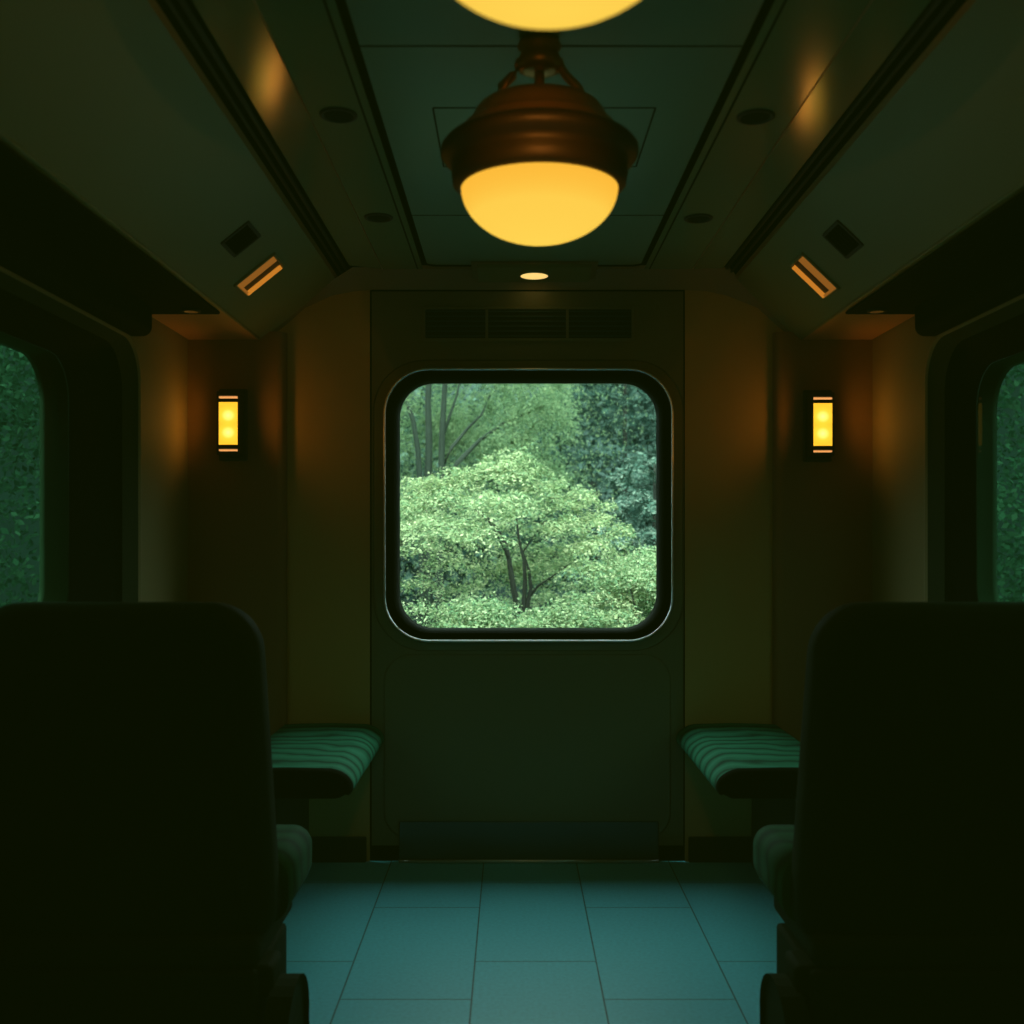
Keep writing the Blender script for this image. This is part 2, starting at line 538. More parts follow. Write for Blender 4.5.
# flanking panels
def poly_panel(xa, xb, top, m):
    pts = [(xb, YE, 0), (xa, YE, 0)] + [(x, YE, z) for x, z in top if xa - 1e-6 <= x <= xb + 1e-6]
    b.face(pts, m)
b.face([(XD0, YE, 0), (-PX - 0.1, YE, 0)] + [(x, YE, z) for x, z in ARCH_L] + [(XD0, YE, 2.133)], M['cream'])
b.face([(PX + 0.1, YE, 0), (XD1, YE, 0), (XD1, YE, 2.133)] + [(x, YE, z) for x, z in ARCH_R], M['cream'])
b.face([(-1.3, YE + 0.2, -0.05), (1.3, YE + 0.2, -0.05), (1.3, YE + 0.2, 0.6), (-1.3, YE + 0.2, 0.6)], M['dark'])
b.face([(-1.3, YE + 0.2, 1.95), (1.3, YE + 0.2, 1.95), (1.3, YE + 0.2, 2.4), (-1.3, YE + 0.2, 2.4)], M['dark'])
b.face([(-1.3, YE + 0.03, 2.1), (1.3, YE + 0.03, 2.1), (1.3, YE + 0.03, 2.4), (-1.3, YE + 0.03, 2.4)], M['dark'])
# sconce walls with a rounded inner edge
for s in (-1, 1):
    x_in = s * PX
    prof = [(s * (XW + 0.02), NY), (x_in + s * 0.03, NY), (x_in + s * 0.015, NY + 0.003), (x_in + s * 0.004, NY + 0.010), (x_in, NY + 0.02), (x_in, YE)]
    loops = [[(x, y, 0) for x, y in prof], [(x, y, BZ + 0.03) for x, y in prof]]
    rings = [[b.bm.verts.new(p) for p in L] for L in loops]
    for i in range(len(prof) - 1):
        f = b.bm.faces.new([rings[0][i], rings[0][i + 1], rings[1][i + 1], rings[1][i]])
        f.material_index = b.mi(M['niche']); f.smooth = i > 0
struct(b.build('wall_end', recalc=False))

# skirting beside the door
for s, nm in ((-1, 'left'), (1, 'right')):
    xa, xb = sorted((s * 1.25, (XD0 - 0.012) if s < 0 else (XD1 + 0.012)))
    b = MB()
    b.box((xa, NY - 0.012 if False else YE - 0.014, 0), (xb, YE - 0.001, 0.095), M['base'], 0.004, 1)
    struct(b.build('baseboard_' + nm))

# ------------------------------------------------------------------ door with window
WCX, WCZ, WHX, WHZ = -0.006, 1.329, 0.484, 0.461
def end_loop(hx, hz, r, y, cx=WCX, cz=WCZ, n=10):
    return [(cx + u, y, cz + v) for u, v in rr(hx, hz, r, n)]
def rect_loop(x0, x1, z0, z1, y, n=10):
    cx, cz = (x0 + x1) / 2, (z0 + z1) / 2
    return [(cx + u, y, cz + v) for u, v in rr((x1 - x0) / 2, (z1 - z0) / 2, 0.0005, n)]

door = thing('door_1', None, None, ((XD0 + XD1) / 2, YE, 0), kind='structure')
DL = Vector(door.location)
def loc(L): return [tuple(Vector(p) - DL) for p in L]
b = MB()
YD = YE - 0.006
WC2X, WC2Z = -0.006, 1.329
b.loft([loc(rect_loop(XD0 + 0.006, XD1 - 0.006, 0.06, 2.128, YE + 0.01)),
        loc(rect_loop(XD0 + 0.007, XD1 - 0.007, 0.062, 2.126, YD)),
        loc(end_loop(WHX + 0.095, WHZ + 0.082, 0.19, YD)),
        loc(end_loop(WHX + 0.0925, WHZ + 0.0795, 0.188, YD + 0.004)),
        loc(end_loop(WHX + 0.090, WHZ + 0.077, 0.187, YD)),
        loc(end_loop(WHX + 0.050, WHZ + 0.042, 0.16, YD - 0.006)),
        loc(end_loop(WHX + 0.040, WHZ + 0.034, 0.155, YE + 0.05))],
       [M['door'], M['door'], M['door'], M['door'], M['door'], M['door']], smooth=False)
b.build('door_leaf', door)
# shadow gap behind the leaf edges
b = MB()
b.loft([loc(rect_loop(XD0 - 0.03, XD1 + 0.03, 0.0, 2.16, YE + 0.012)), loc(rect_loop(XD0 + 0.03, XD1 - 0.03, 0.08, 2.10, YE + 0.012))], M['black'], smooth=False)
b.build('shadow_gap', door)
# raised lower field with rounded upper corners
b = MB()
b.loft([loc(end_loop(0.535, 0.345, 0.10, YD - 0.0005, -0.01, 0.43)),
        loc(end_loop(0.532, 0.342, 0.10, YD - 0.004, -0.01, 0.43)),
        loc(end_loop(0.528, 0.338, 0.10, YD - 0.005, -0.01, 0.43))], M['door'], cap1=True, smooth=False)
b.build('lower_panel', door)
b = MB()
b.box(tuple(Vector((-0.487, YD - 0.012, 0.012)) - DL), tuple(Vector((0.478, YD - 0.0055, 0.155)) - DL), M['kick'], 0.004, 2)
kp = b.build('kick_plate', door)
b = MB()
b.tube([tuple(Vector((-0.487, YD - 0.014, 0.0075)) - DL), tuple(Vector((0.478, YD - 0.014, 0.0075)) - DL)], 0.006, M['lip'], 14)
b.build('steel_lip', kp)

# window of the end door
win = thing('window_1', None, None, (WCX, YE, WCZ), kind='structure')
WL = Vector(win.location)
def wl(L): return [tuple(Vector(p) - WL) for p in L]
b = MB()
b.loft([wl(end_loop(WHX + 0.043, WHZ + 0.036, 0.158, YE + 0.05)),
        wl(end_loop(WHX + 0.043, WHZ + 0.036, 0.158, YE - 0.020)),
        wl(end_loop(WHX + 0.036, WHZ + 0.030, 0.152, YE - 0.030)),
        wl(end_loop(WHX + 0.016, WHZ + 0.014, 0.140, YE - 0.030)),
        wl(end_loop(WHX + 0.003, WHZ + 0.003, 0.131, YE - 0.010)),
        wl(end_loop(WHX, WHZ, 0.130, YE + 0.01)),
        wl(end_loop(WHX, WHZ, 0.130, YE + 0.05))], M['black'])
b.build('rubber_seal', win)
b = MB()
ring = []
for dy, dr in ((-0.026, 0.0), (-0.040, 0.001), (-0.044, 0.0045), (-0.042, 0.008), (-0.034, 0.0105), (0.0, 0.0105)):
    ring.append(wl(end_loop(WHX + 0.0435 + dr, WHZ + 0.0365 + dr, 0.158 + dr, YE + dy)))
b.loft(ring, M['steel'])
b.build('metal_bezel', win)
b = MB()
b.loft([wl(end_loop(WHX - 0.0005, WHZ - 0.0005, 0.130, YE + 0.034)), wl(end_loop(WHX - 0.002, WHZ - 0.002, 0.128, YE + 0.031))], M['steel'])
b.build('inner_bead', win)
b = MB()
b.face(wl(end_loop(WHX + 0.01, WHZ + 0.01, 0.14, YE + 0.036)), M['glass'])
b.build('window_glass', win)

# grille above the window
gr = thing('air_vent', 'long dark three-section ventilation grille above the end window', 'vent', (-0.006, YE - 0.006, 2.005))
b = MB()
x0, x1, z0, z1 = -0.395, 0.382, -0.063, 0.063
b.loft([[(u, 0.0, v) for u, v in rr(0.397, 0.066, 0.008, 4)],
        [(u, -0.006, v) for u, v in rr(0.394, 0.063, 0.007, 4)],
        [(u, -0.006, v) for u, v in rr(0.384, 0.054, 0.005, 4)],
        [(u, -0.0005, v) for u, v in rr(0.384, 0.054, 0.005, 4)]], M['door'], smooth=False)
for x in (-0.155, 0.145):
    b.box((x - 0.005, -0.005, -0.054), (x + 0.005, -0.0005, 0.054), M['door'])
b.build('vent_frame', gr)
b = MB()
b.face([(-0.385, -0.0007, -0.055), (0.385, -0.0007, -0.055), (0.385, -0.0007, 0.055), (-0.385, -0.0007, 0.055)], M['dark'])
for k in range(6):
    z = -0.046 + k * 0.0184
    b.box((-0.384, -0.004, z - 0.003), (0.384, -0.0006, z + 0.003), M['kick'])
b.build('vent_slats', gr)

# ------------------------------------------------------------------ side walls and windows
WIN_Y = [(2.60, 'near'), (-0.45, 'rear')]
TR_HY, TR_ZC, TR_HZ, TR_R = 0.85, 1.33, 0.515, 0.13
def side_loop(s, yc, zc_, hy, hz, r, x):
    return [(s * x, yc + u, zc_ + v) for u, v in rr(hy, hz, r, 10)]
wn = 2
for s, nm in ((-1, 'left'), (1, 'right')):
    b = MB()
    m = M['side']
    segs = [YB, -1.45, 0.55, 1.60, 3.60, NY + 0.02]
    for k in range(5):
        ya, yb_ = segs[k], segs[k + 1]
        if k in (1, 3):
            yc = 2.60 if k == 3 else -0.45
            outer = [(s * XW, (ya + yb_) / 2 + u, 1.15 + v) for u, v in rr((yb_ - ya) / 2, 1.20, 0.0005, 10)]
            b.loft([outer, side_loop(s, yc, TR_ZC, TR_HY - 0.01, TR_HZ - 0.01, TR_R, XW)], m, smooth=False)
        else:
            b.face([(s * XW, ya, -0.05), (s * XW, yb_, -0.05), (s * XW, yb_, 2.35), (s * XW, ya, 2.35)], m)
    struct(b.build('wall_' + nm, recalc=False))
    h1, h2 = (0.45, 0.345) if s < 0 else (0.62, 0.565)
    for yc, _ in WIN_Y:
        w = thing('window_%d' % wn, None, None, (s * XW, yc, TR_ZC), kind='structure'); wn += 1
        o = Vector(w.location)
        def sl(hy, hz, r, x, dy=0.0, dz=0.0):
            return [tuple(Vector(p) - o) for p in side_loop(s, yc + dy, TR_ZC + dz, hy, hz, r, x)]
        b = MB()
        b.loft([sl(TR_HY, TR_HZ, TR_R, XW), sl(TR_HY, TR_HZ, TR_R, XW - 0.006), sl(TR_HY - 0.012, TR_HZ - 0.012, TR_R, XW - 0.008),
                sl(TR_HY - 0.020, TR_HZ - 0.016, TR_R, XW - 0.002)], M['side'])
        b.loft([sl(TR_HY - 0.020, TR_HZ - 0.016, TR_R, XW - 0.002), sl(TR_HY - 0.10, TR_HZ - 0.045, 0.14, XW + 0.02)], M['greenframe'])
        b.build('window_trim', w)
        b = MB()
        b.loft([sl(TR_HY - 0.10, TR_HZ - 0.045, 0.14, XW + 0.02), sl(TR_HY - 0.12, TR_HZ - 0.06, 0.14, XW + 0.045),
                sl(h1 + 0.01, TR_HZ - 0.125, 0.12, XW + 0.055), sl(h1, TR_HZ - 0.13, 0.12, XW + 0.062)], M['black'])
        b.build('rubber_seal', w)
        b = MB()
        b.loft([sl(h1, TR_HZ - 0.13, 0.12, XW + 0.066), sl(h2 + 0.02, TR_HZ - 0.145, 0.12, XW + 0.092),
                sl(h2, TR_HZ - 0.15, 0.12, XW + 0.10), sl(TR_HY + 0.1, TR_HZ + 0.1, 0.12, XW + 0.14)], [M['greenreveal'], M['greenreveal'], M['dark']])
        b.build('outer_frame', w)
        b = MB()
        b.face(sl(h1 + 0.005, TR_HZ - 0.126, 0.12, XW + 0.064), M['tint'])
        b.build('window_glass', w)

# wall behind the viewpoint
b = MB(); b.face([(-1.3, YB, -0.05), (1.3, YB, -0.05), (1.3, YB, 2.4), (-1.3, YB, 2.4)], M['cream']); struct(b.build('wall_back'))

# ------------------------------------------------------------------ blind cassettes above the side windows
def cassette(s, nm):
    b = MB()
    prof = []
    # rounded lower corner facing the room
    x_in, x_out, zt, zb = s * 1.195, s * (XW - 0.002), 1.929, 1.838
    prof = [(x_out, zt), (x_in, zt)]
    for k in range(7):
        a = PI - (PI / 2) * k / 6
        rr_ = 0.03
        prof.append((s * (1.195 + rr_ + rr_ * math.cos(a)), zb + rr_ - rr_ * math.sin(a)))
    prof.append((x_out, zb))
    y0, y1 = YB + 0.01, 3.37
    b.loft([[(x, y0, z) for x, z in prof], [(x, y1 - 0.012, z) for x, z in prof],
            [(x + s * 0.006, y1 - 0.003, z + 0.002) for x, z in prof], [(x + s * 0.015, y1, z + 0.006) for x, z in prof]], M['black'], cap0=True, cap1=True, smooth=False)
    o = b.build('blind_cassette')
    tag(o, 'long black blind housing above the %s side window' % nm, 'blind housing', 'blind housings')
cassette(-1, 'left'); cassette(1, 'right')

# small reading lights let into the dark trays
def spot(s, nm, x):
    t = thing('reading_light', 'tiny unlit reading light under the %s overhead compartment' % nm, 'light', (x, 3.40, 1.9285), 'reading lights')
    b = MB(); b.lathe([(0.030, 0.001), (0.030, -0.004), (0.022, -0.006)], M['dark'], n=24); b.build('rim', t)
    b = MB(); b.lathe([(0.022, -0.005), (0.012, -0.003), (0.001, -0.002)], M['steel'], n=24, cap1=True); b.build('lens', t)
spot(-1, 'left', -1.085); spot(1, 'right', 1.09)

# ------------------------------------------------------------------ fittings on the slanted panels
def slant_frame(s, gx, t_, y):
    """matrix with local X along the slope (downward/outward), local Y along the carriage, local Z out of the panel into the room"""
    p0 = Vector((gx + s * 0.052, y, zc - 0.034)); p1 = Vector((s * BX, y, BZ))
    X = (p1 - p0).normalized()
    Y = Vector((0, 1, 0))
    Z = X.cross(Y)
    if Z.z > 0:
        Z = -Z
    if X.cross(Y).dot(Z) < 0:
        Y = -Y
    p = p0.lerp(p1, t_)
    mw = Matrix(((X.x, Y.x, Z.x, p.x), (X.y, Y.y, Z.y, p.y), (X.z, Y.z, Z.z, p.z), (0, 0, 0, 1)))
    return mw, (1 if Y.y > 0 else -1)

def amber_fixture(s, gx, t_, y, nm):
    t = thing('strip_light', 'amber strip light recessed in the %s overhead compartment' % nm, 'light', group='amber strip lights')
    mw, sy = slant_frame(s, gx, t_, y)
    t.matrix_world = mw
    hw, hd = 0.084, 0.078       # along slope, along carriage
    far, near = sy * hd, -sy * hd
    b = MB()
    b.loft([[(u, v, 0.0) for u, v in rr(hw, hd, 0.008, 3)], [(u, v, 0.007) for u, v in rr(hw - 0.002, hd - 0.002, 0.008, 3)],
            [(u, v, 0.007) for u, v in rr(hw - 0.009, hd - 0.009, 0.006, 3)], [(u, v, 0.001) for u, v in rr(hw - 0.011, hd - 0.011, 0.006, 3)]], M['bin'], smooth=False)
    b.build('light_frame', t)
    b = MB()
    b.face([(-hw + 0.008, -hd + 0.008, 0.0012), (hw - 0.008, -hd + 0.008, 0.0012), (hw - 0.008, hd - 0.008, 0.0012), (-hw + 0.008, hd - 0.008, 0.0012)], M['dark'])
    b.build('recess', t)
    b = MB()
    y0 = far * 0.66
    b.tube([(-hw + 0.014, y0, 0.006), (hw - 0.014, y0, 0.006)], 0.008, M['amber'], 10)
    b.build('lit_tube', t)
    b = MB()
    ya, yb_ = sorted((near * 0.80, near * 0.10))
    b.box((-hw + 0.012, ya, 0.0013), (hw - 0.012, yb_, 0.004), M['amber_dim'])
    ya, yb_ = sorted((near * 0.86, near * 0.74))
    b.box((-hw + 0.012, ya, 0.0013), (hw - 0.012, yb_, 0.010), M['amber_dim'])
    b.box((hw - 0.02, -hd * 0.8, 0.0014), (hw - 0.012, hd * 0.8, 0.009), M['amber_dim'])
    b.build('glowing_reflector', t)
amber_fixture(-1, L_GRV, 0.54, 3.41, 'left')
amber_fixture(1, R_GRV, 0.56, 3.41, 'right')

def small_vent(s, gx, t_, y, nm):
    t = thing('air_nozzle_panel', 'small black air vent in the %s overhead compartment' % nm, 'vent', group='small overhead vents')
    mw, sy = slant_frame(s, gx, t_, y)
    t.matrix_world = mw
    hw, hd = 0.052, 0.075
    b = MB()
    b.loft([[(u, v, 0.0) for u, v in rr(hw, hd, 0.006, 3)], [(u, v, 0.004) for u, v in rr(hw - 0.002, hd - 0.002, 0.006, 3)],
            [(u, v, 0.004) for u, v in rr(hw - 0.010, hd - 0.010, 0.004, 3)], [(u, v, 0.001) for u, v in rr(hw - 0.011, hd - 0.011, 0.004, 3)]], M['dark'], smooth=False)
    b.build('vent_frame', t)
    b = MB()
    b.face([(-hw + 0.008, -hd + 0.008, 0.0012), (hw - 0.008, -hd + 0.008, 0.0012), (hw - 0.008, hd - 0.008, 0.0012), (-hw + 0.008, hd - 0.008, 0.0012)], M['black'])
    for k in range(5):
        v = -hd + 0.025 + k * 0.025
        b.box((-hw + 0.011, v - 0.002, 0.0013), (hw - 0.011, v + 0.002, 0.0035), M['black'])
    b.build('vent_slats', t)
small_vent(-1, L_GRV, 0.45, 3.08, 'left')
small_vent(1, R_GRV, 0.48, 3.06, 'right')

# ------------------------------------------------------------------ unlit ceiling downlights
spots = [(-0.475, 2.52, 'nearer of the two unlit round downlights on the left of the ceiling'),
         (-0.480, 3.32, 'farther of the two unlit round downlights on the left of the ceiling'),
         (0.508, 2.53, 'nearer of the two unlit round downlights on the right of the ceiling'),
         (0.512, 3.33, 'farther of the two unlit round downlights on the right of the ceiling')]
first = None
for x, y, lab in spots:
    if first is None:
        t = thing('ceiling_downlight', lab, 'downlight', (x, y, zc), 'unlit ceiling downlights')
        b = MB(); b.lathe([(0.045, 0.0005), (0.044, -0.004), (0.037, -0.005), (0.034, -0.001)], M['dark'], n=36); b.build('rim', t)
        b = MB(); b.lathe([(0.036, -0.001), (0.02, -0.0025), (0.002, -0.003)], M['seam'], n=36, cap1=True); b.build('lens', t)
        first = t
    else:
        dup(first, (x, y, zc), lab)

# light box at the end of the ceiling
t = thing('ceiling_light_box', 'shallow olive light box with one lit oval above the end door', 'light', (0.014, 3.905, 2.171))
b = MB()
sl_ = -0.17
def wedge(hx, y0, y1, dz, h):
    return [[(-hx, y0, y0 * sl_ + dz), (hx, y0, y0 * sl_ + dz), (hx, y1, y1 * sl_ + dz), (-hx, y1, y1 * sl_ + dz)],
            [(-hx, y0, h), (hx, y0, h), (hx, y1, h), (-hx, y1, h)]]
b.loft(wedge(0.205, -0.050, 0.075, 0.0, 0.028), M['bin'], cap0=True, cap1=True, smooth=False)
b.loft(wedge(0.228, -0.062, 0.080, 0.012, 0.028), M['cove'], cap0=True, cap1=True, smooth=False)
b.build('light_housing', t)
b = MB()
b.lathe([(0.054, 0.012), (0.054, -0.0100), (0.050, -0.0105)], M['bin'], (0, 0, 0), n=32)
b.build('lens_rim', t)
b = MB()
b.lathe([(0.050, -0.0100), (0.03, -0.0104), (0.002, -0.0105)], M['oval'], (0, 0, 0), n=32, cap1=True)
b.build('lit_lens', t)

# ------------------------------------------------------------------ pendant lamps
def pendant(loc_, lab):
    t = thing('pendant_lamp', lab, 'lamp', loc_, 'copper ceiling lamps')     # origin at the ceiling
    b = MB()
    b.lathe([(0.030, 0.0), (0.040, -0.004), (0.044, -0.014), (0.036, -0.024), (0.040, -0.034), (0.046, -0.044), (0.044, -0.058), (0.030, -0.064), (0.008, -0.066)], M['bronze'], n=36, cap1=True)
    b.build('ceiling_mount', t)
    b = MB(); b.tube([(0, 0, -0.06), (0, 0, -0.133)], 0.010, M['bronze'], 12); b.build('stem', t)
    for k, ang in enumerate((0.0, PI, PI * 0.5, PI * 1.5)):
        if k >= 2:
            continue
        c, s = math.cos(ang), math.sin(ang)
        pts = [(0.038, -0.040), (0.042, -0.055), (0.052, -0.070), (0.065, -0.083), (0.077, -0.095), (0.085, -0.112), (0.088, -0.134)]
        b = MB(); b.tube([(r_ * c, r_ * s, z_) for r_, z_ in pts], 0.009, M['bronze'], 10); b.build('arm', t)
    b = MB()
    b.lathe([(0.004, -0.130), (0.098, -0.131), (0.112, -0.134), (0.121, -0.139), (0.128, -0.147), (0.133, -0.157), (0.138, -0.167), (0.143, -0.174),
             (0.149, -0.180), (0.156, -0.184), (0.160, -0.190), (0.165, -0.197), (0.174, -0.205)], M['bronze'], n=64, cap0=True)
    hood = b.build('hood', t)
    b = MB()
    b.lathe([(0.174, -0.205), (0.190, -0.213), (0.197, -0.222), (0.198, -0.230), (0.193, -0.239), (0.181, -0.246), (0.175, -0.252), (0.174, -0.262), (0.176, -0.272),
             (0.173, -0.290), (0.165, -0.299), (0.157, -0.300)], M['bronze_dark'], n=64)
    b.build('brim', hood)
    b = MB()
    prof = []
    for k in range(15):
        a = (PI / 2) * k / 14
        prof.append((max(0.157 * math.cos(a), 0.001), -0.297 - 0.107 * math.sin(a)))
    b.lathe(prof, M['opal'], n=64, cap1=True)
    b.build('glass_bowl', t)
    return t
M['bronze'].node_tree.nodes['Principled BSDF'].inputs['Roughness'].default_value = 0.36
p1 = pendant((-0.012, 2.144, zc), 'copper hooded ceiling lamp with a full glowing amber bowl, nearer the end door')
dup(p1, (-0.024, 1.203, zc), 'glowing amber lamp bowl cut off by the top edge of the photo')
def lamp_light(name, kind, loc_, power, col, rad=0.0):
    l = bpy.data.lights.new(name, kind); l.energy = power; l.color = col; l.shadow_soft_size = rad
    o = bpy.data.objects.new(name, l); C.objects.link(o); o.location = loc_
    return o
for y in (2.144, 1.215, 0.286):  # last position has no pendant; its warm fill lamps are added
    if y < 2:
        o = lamp_light('added_hood_spot', 'SPOT', (-0.02, y + 0.20, zc - 0.33), HOOD_W, (1.0, 0.42, 0.08))  # added narrow spot that brightens the copper hood ahead
        o.data.spot_size = math.radians(34); o.data.spot_blend = 1.0
        o.rotation_euler = Vector((0, 1, 0.06)).to_track_quat('-Z', 'Y').to_euler()
    lamp_light('pendant_and_fill_glow', 'POINT', (-0.02, y, zc - 0.42), PEND_W, (1.0, 0.50, 0.12))

# ------------------------------------------------------------------ wall sconces
def sconce(x, lab):
    t = thing('wall_sconce', lab, 'wall light', (x, NY, 1.621), 'amber wall sconces')
    b = MB(); b.box((-0.052, -0.018, -0.128), (0.052, -0.0005, 0.135), M['housing'], 0.004, 2); b.build('back_plate', t)
    b = MB()
    for sx in (-1, 1):
        xa, xb = sorted((sx * 0.034, sx * 0.042))
        b.box((xa, -0.083, -0.112), (xb, -0.018, 0.118), M['housing'], 0.002, 1)
    b.build('side_cheeks', t)
    for z0, z1 in ((0.078, 0.091), (0.101, 0.118), (-0.091, -0.076), (-0.114, -0.100)):
        b = MB(); b.box((-0.034, -0.084, z0), (0.034, -0.018, z1), M['housing'], 0.002, 1); b.build('cap', t)
    for z0, z1 in ((0.091, 0.101), (-0.100, -0.091)):
        b = MB(); b.box((-0.034, -0.079, z0 + 0.002), (0.034, -0.018, z1 - 0.002), M['slit']); b.build('light_slit', t)
    b = MB(); b.box((-0.034, -0.081, -0.076), (0.034, -0.018, 0.078), M['sconce_glass']); b.build('diffuser', t)
    return t
s1 = sconce(-1.094, 'glowing amber wall sconce left of the end window')
dup(s1, (1.058, NY, 1.617), 'glowing amber wall sconce right of the end window')
for x in (-1.094, 1.058):
    for sx in (-1, 1):
        for dz in (-0.055, 0.0, 0.055):
            o = lamp_light('sconce_glow', 'SPOT', (x + sx * 0.047, NY - 0.11, 1.62 + dz), SCONCE_W, (1.0, 0.36, 0.05), 0.03)
            o.data.spot_size = math.radians(165); o.data.spot_blend = 0.6
            o.rotation_euler = Vector((sx, -0.25, 0.25)).to_track_quat('-Z', 'Y').to_euler()

# ------------------------------------------------------------------ upholstered benches by the end wall
def bench(s, lab):
    t = thing('bench_seat', lab, 'seat', (s * 0.732, 3.99, 0), 'green bench seats at the end wall')
    # cushion: rounded aisle edge, wraps down; built along y from the wall to the free end
    hx = 0.193
    def section(grow, dz, y):
        # local x: -s*hx is the aisle side
        pts = []
        top, bot = 0.522 + dz, 0.437
        xa = -s * (hx + grow)
        xo = s * hx
        pts.append((xo, y, bot)); pts.append((xo, y, top - 0.02)); pts.append((xo - s * 0.02, y, top - 0.003))
        pts.append((xo - s * 0.08, y, top)); pts.append((0.0, y, top + 0.002)); pts.append((xa + s * 0.115, y, top))
        R = 0.085
        for k in range(1, 9):
            a = (PI / 2) * k / 8 * 1.1
            pts.append((xa + s * (R - R * math.sin(a)) + s * 0.0, y, top - R * 0.68 * (1 - math.cos(a))))
        pts.append((xa + s * 0.012, y, bot + 0.012)); pts.append((xa + s * 0.035, y, bot))
        return pts
    ys = [-0.01, -0.03, -0.2, -0.4, -0.6, -0.76, -0.80]
    b = MB()
    loops = [section(-0.006 if i in (0,) else 0.0, -0.004 if i == 0 else 0.0, y) for i, y in enumerate(ys)]
    b.loft(loops, M['bench'], closed=True, cap0=True)
    b.build('cushion', t)
    # black end cap on the free end
    b = MB()
    l0 = section(0.0, 0.0, -0.80)
    l1 = section(-0.003, -0.004, -0.815)
    l2 = section(-0.010, -0.010, -0.822)
    b.loft([l0, l1, l2], M['black'], closed=True, cap1=True)
    b.build('end_cap', t)
    b = MB()
    b.box((-hx + 0.06, -0.72, 0.410), (hx - 0.06, -0.012, 0.4365), M['black'], 0.004, 1)
    b.build('seat_pan', t)
    b = MB()
    xa, xb = sorted((s * 0.08, s * 0.17))
    b.box((xa, -0.60, 0.0), (xb, -0.05, 0.409), M['dark'], 0.008, 2)
    b.build('pedestal', t)
    return t
bench(-1, 'wavy green bench cushion jutting from the end wall left of the door')
bench(1, 'wavy green bench cushion jutting from the end wall right of the door')

# ------------------------------------------------------------------ foreground seats, seen from behind
def train_seat(s, lab):
    t = thing('train_seat', lab, 'seat', (-0.921 if s < 0 else 0.895, 2.45, 0), 'foreground train seats')
    hx = 0.318
    # backrest: lofted rounded slab leaning towards the viewer
    b = MB()
    def back_loop(inset, off, lean_add=0.0):
        L = []
        hz = 0.40 - inset
        for u, v in rr(hx - inset, hz, 0.105, 10):
            z = 0.665 + v
            y = -0.02 - (z - 0.30) * 0.21 + off + 0.02 * math.sin(PI * (z - 0.3) / 0.8)
            # slight waist towards the base
            k = 1.0 - 0.05 * (z - 0.3)
            L.append((u * k, y, z))
        return L
    b.loft([back_loop(0.05, -0.012), back_loop(0.02, -0.006), back_loop(0.004, 0.010), back_loop(0.0, 0.03),
            back_loop(0.0, 0.07), back_loop(0.006, 0.095), back_loop(0.03, 0.11)], M['seatback'], cap0=True, cap1=True)
    b.build('backrest', t)
    # seat cushion projecting towards the end wall
    b = MB()
    def cush(inset, zt):
        pass
    loops = []
    for y, dz, dx in ((0.04, 0.0, 0.0), (0.20, 0.0, 0.0), (0.30, 0.002, 0.0), (0.36, -0.006, 0.004), (0.395, -0.030, 0.02)):
        L = []
        for u, v in rr(hx + 0.016 - dx, 0.075, 0.05, 6):
            zz = 0.385 + v + dz * (1 if v > 0 else 0)
            if y > 0.39:
                zz = 0.385 + v * 0.55
            L.append((u, y, zz))
        loops.append(L)
    b.loft(loops, M['seatgreen'], cap0=True, cap1=True)
    b.build('seat_cushion', t)
    b = MB()
    b.box((-hx + 0.03, -0.06, 0.24), (hx - 0.03, 0.33, 0.31), M['seatback'], 0.02, 3)
    b.build('seat_pan', t)
    # arched side legs
    for sx in (-1, 1):
        b = MB()
        xo = sx * (hx + 0.048) if sx == -s else sx * (hx - 0.06)
        xi = xo - sx * 0.055
        x0, x1 = sorted((xo, xi))
        prof = []
        for k in range(13):
            a = PI * k / 12
            prof.append((-0.10 + 0.13 * 1 - 0.13 * math.cos(a) * 1.0 - 0.03, 0.09 + 0.108 * math.sin(a)))
        outer = [(-0.13, 0.0)] + prof + [(0.13, 0.0)]
        loops = [[(x0 + 0.012, y, z * 0.96) for y, z in outer], [(x0, y, z) for y, z in outer], [(x1, y, z) for y, z in outer], [(x1 - 0.012, y, z * 0.96) for y, z in outer]]
        b.loft(loops, M['seatback'], closed=True, cap0=True, cap1=True, smooth=False)
        b.build('leg', t)
    b = MB()
    b.box((-hx - 0.01, -0.05, 0.17), (hx + 0.0, 0.06, 0.245), M['seatback'], 0.015, 2)
    b.build('cross_beam', t)
    b = MB()
    b.box((-hx + 0.02, -0.07, 0.002), (hx - 0.03, 0.25, 0.239), M['seatback'], 0.01, 2)  # added dark block standing in for the darkness under the seat
    b.build('underseat_dark_fill', t)
    return t
train_seat(-1, 'black-backed train seat in the left foreground, seen from behind')
train_seat(1, 'black-backed train seat in the right foreground, seen from behind')

# ------------------------------------------------------------------ outside: terrain
ZG = -1.0
def terrain_h(x, y):
    d = math.hypot(x * 0.9, (y - 3) * 0.9)
    h = ZG
    if d > 17:
        h += 0.75 * (d - 17)
    return min(h, 9.5) + 0.25 * math.sin(x * 0.5) * math.cos(y * 0.4)
b = MB()
N = 60
grid = [[b.bm.verts.new((-45 + 90 * i / N, -40 + 90 * j / N, terrain_h(-45 + 90 * i / N, -40 + 90 * j / N))) for j in range(N + 1)] for i in range(N + 1)]
M['ground'] = mat('dark_grassy_ground', (0.02, 0.05, 0.04), 0.95, var=0.5, scale=1.5)
for i in range(N):
    for j in range(N):
        f = b.bm.faces.new([grid[i][j], grid[i + 1][j], grid[i + 1][j + 1], grid[i][j + 1]])
        f.material_index = b.mi(M['ground']); f.smooth = True
struct(b.build('terrain'))

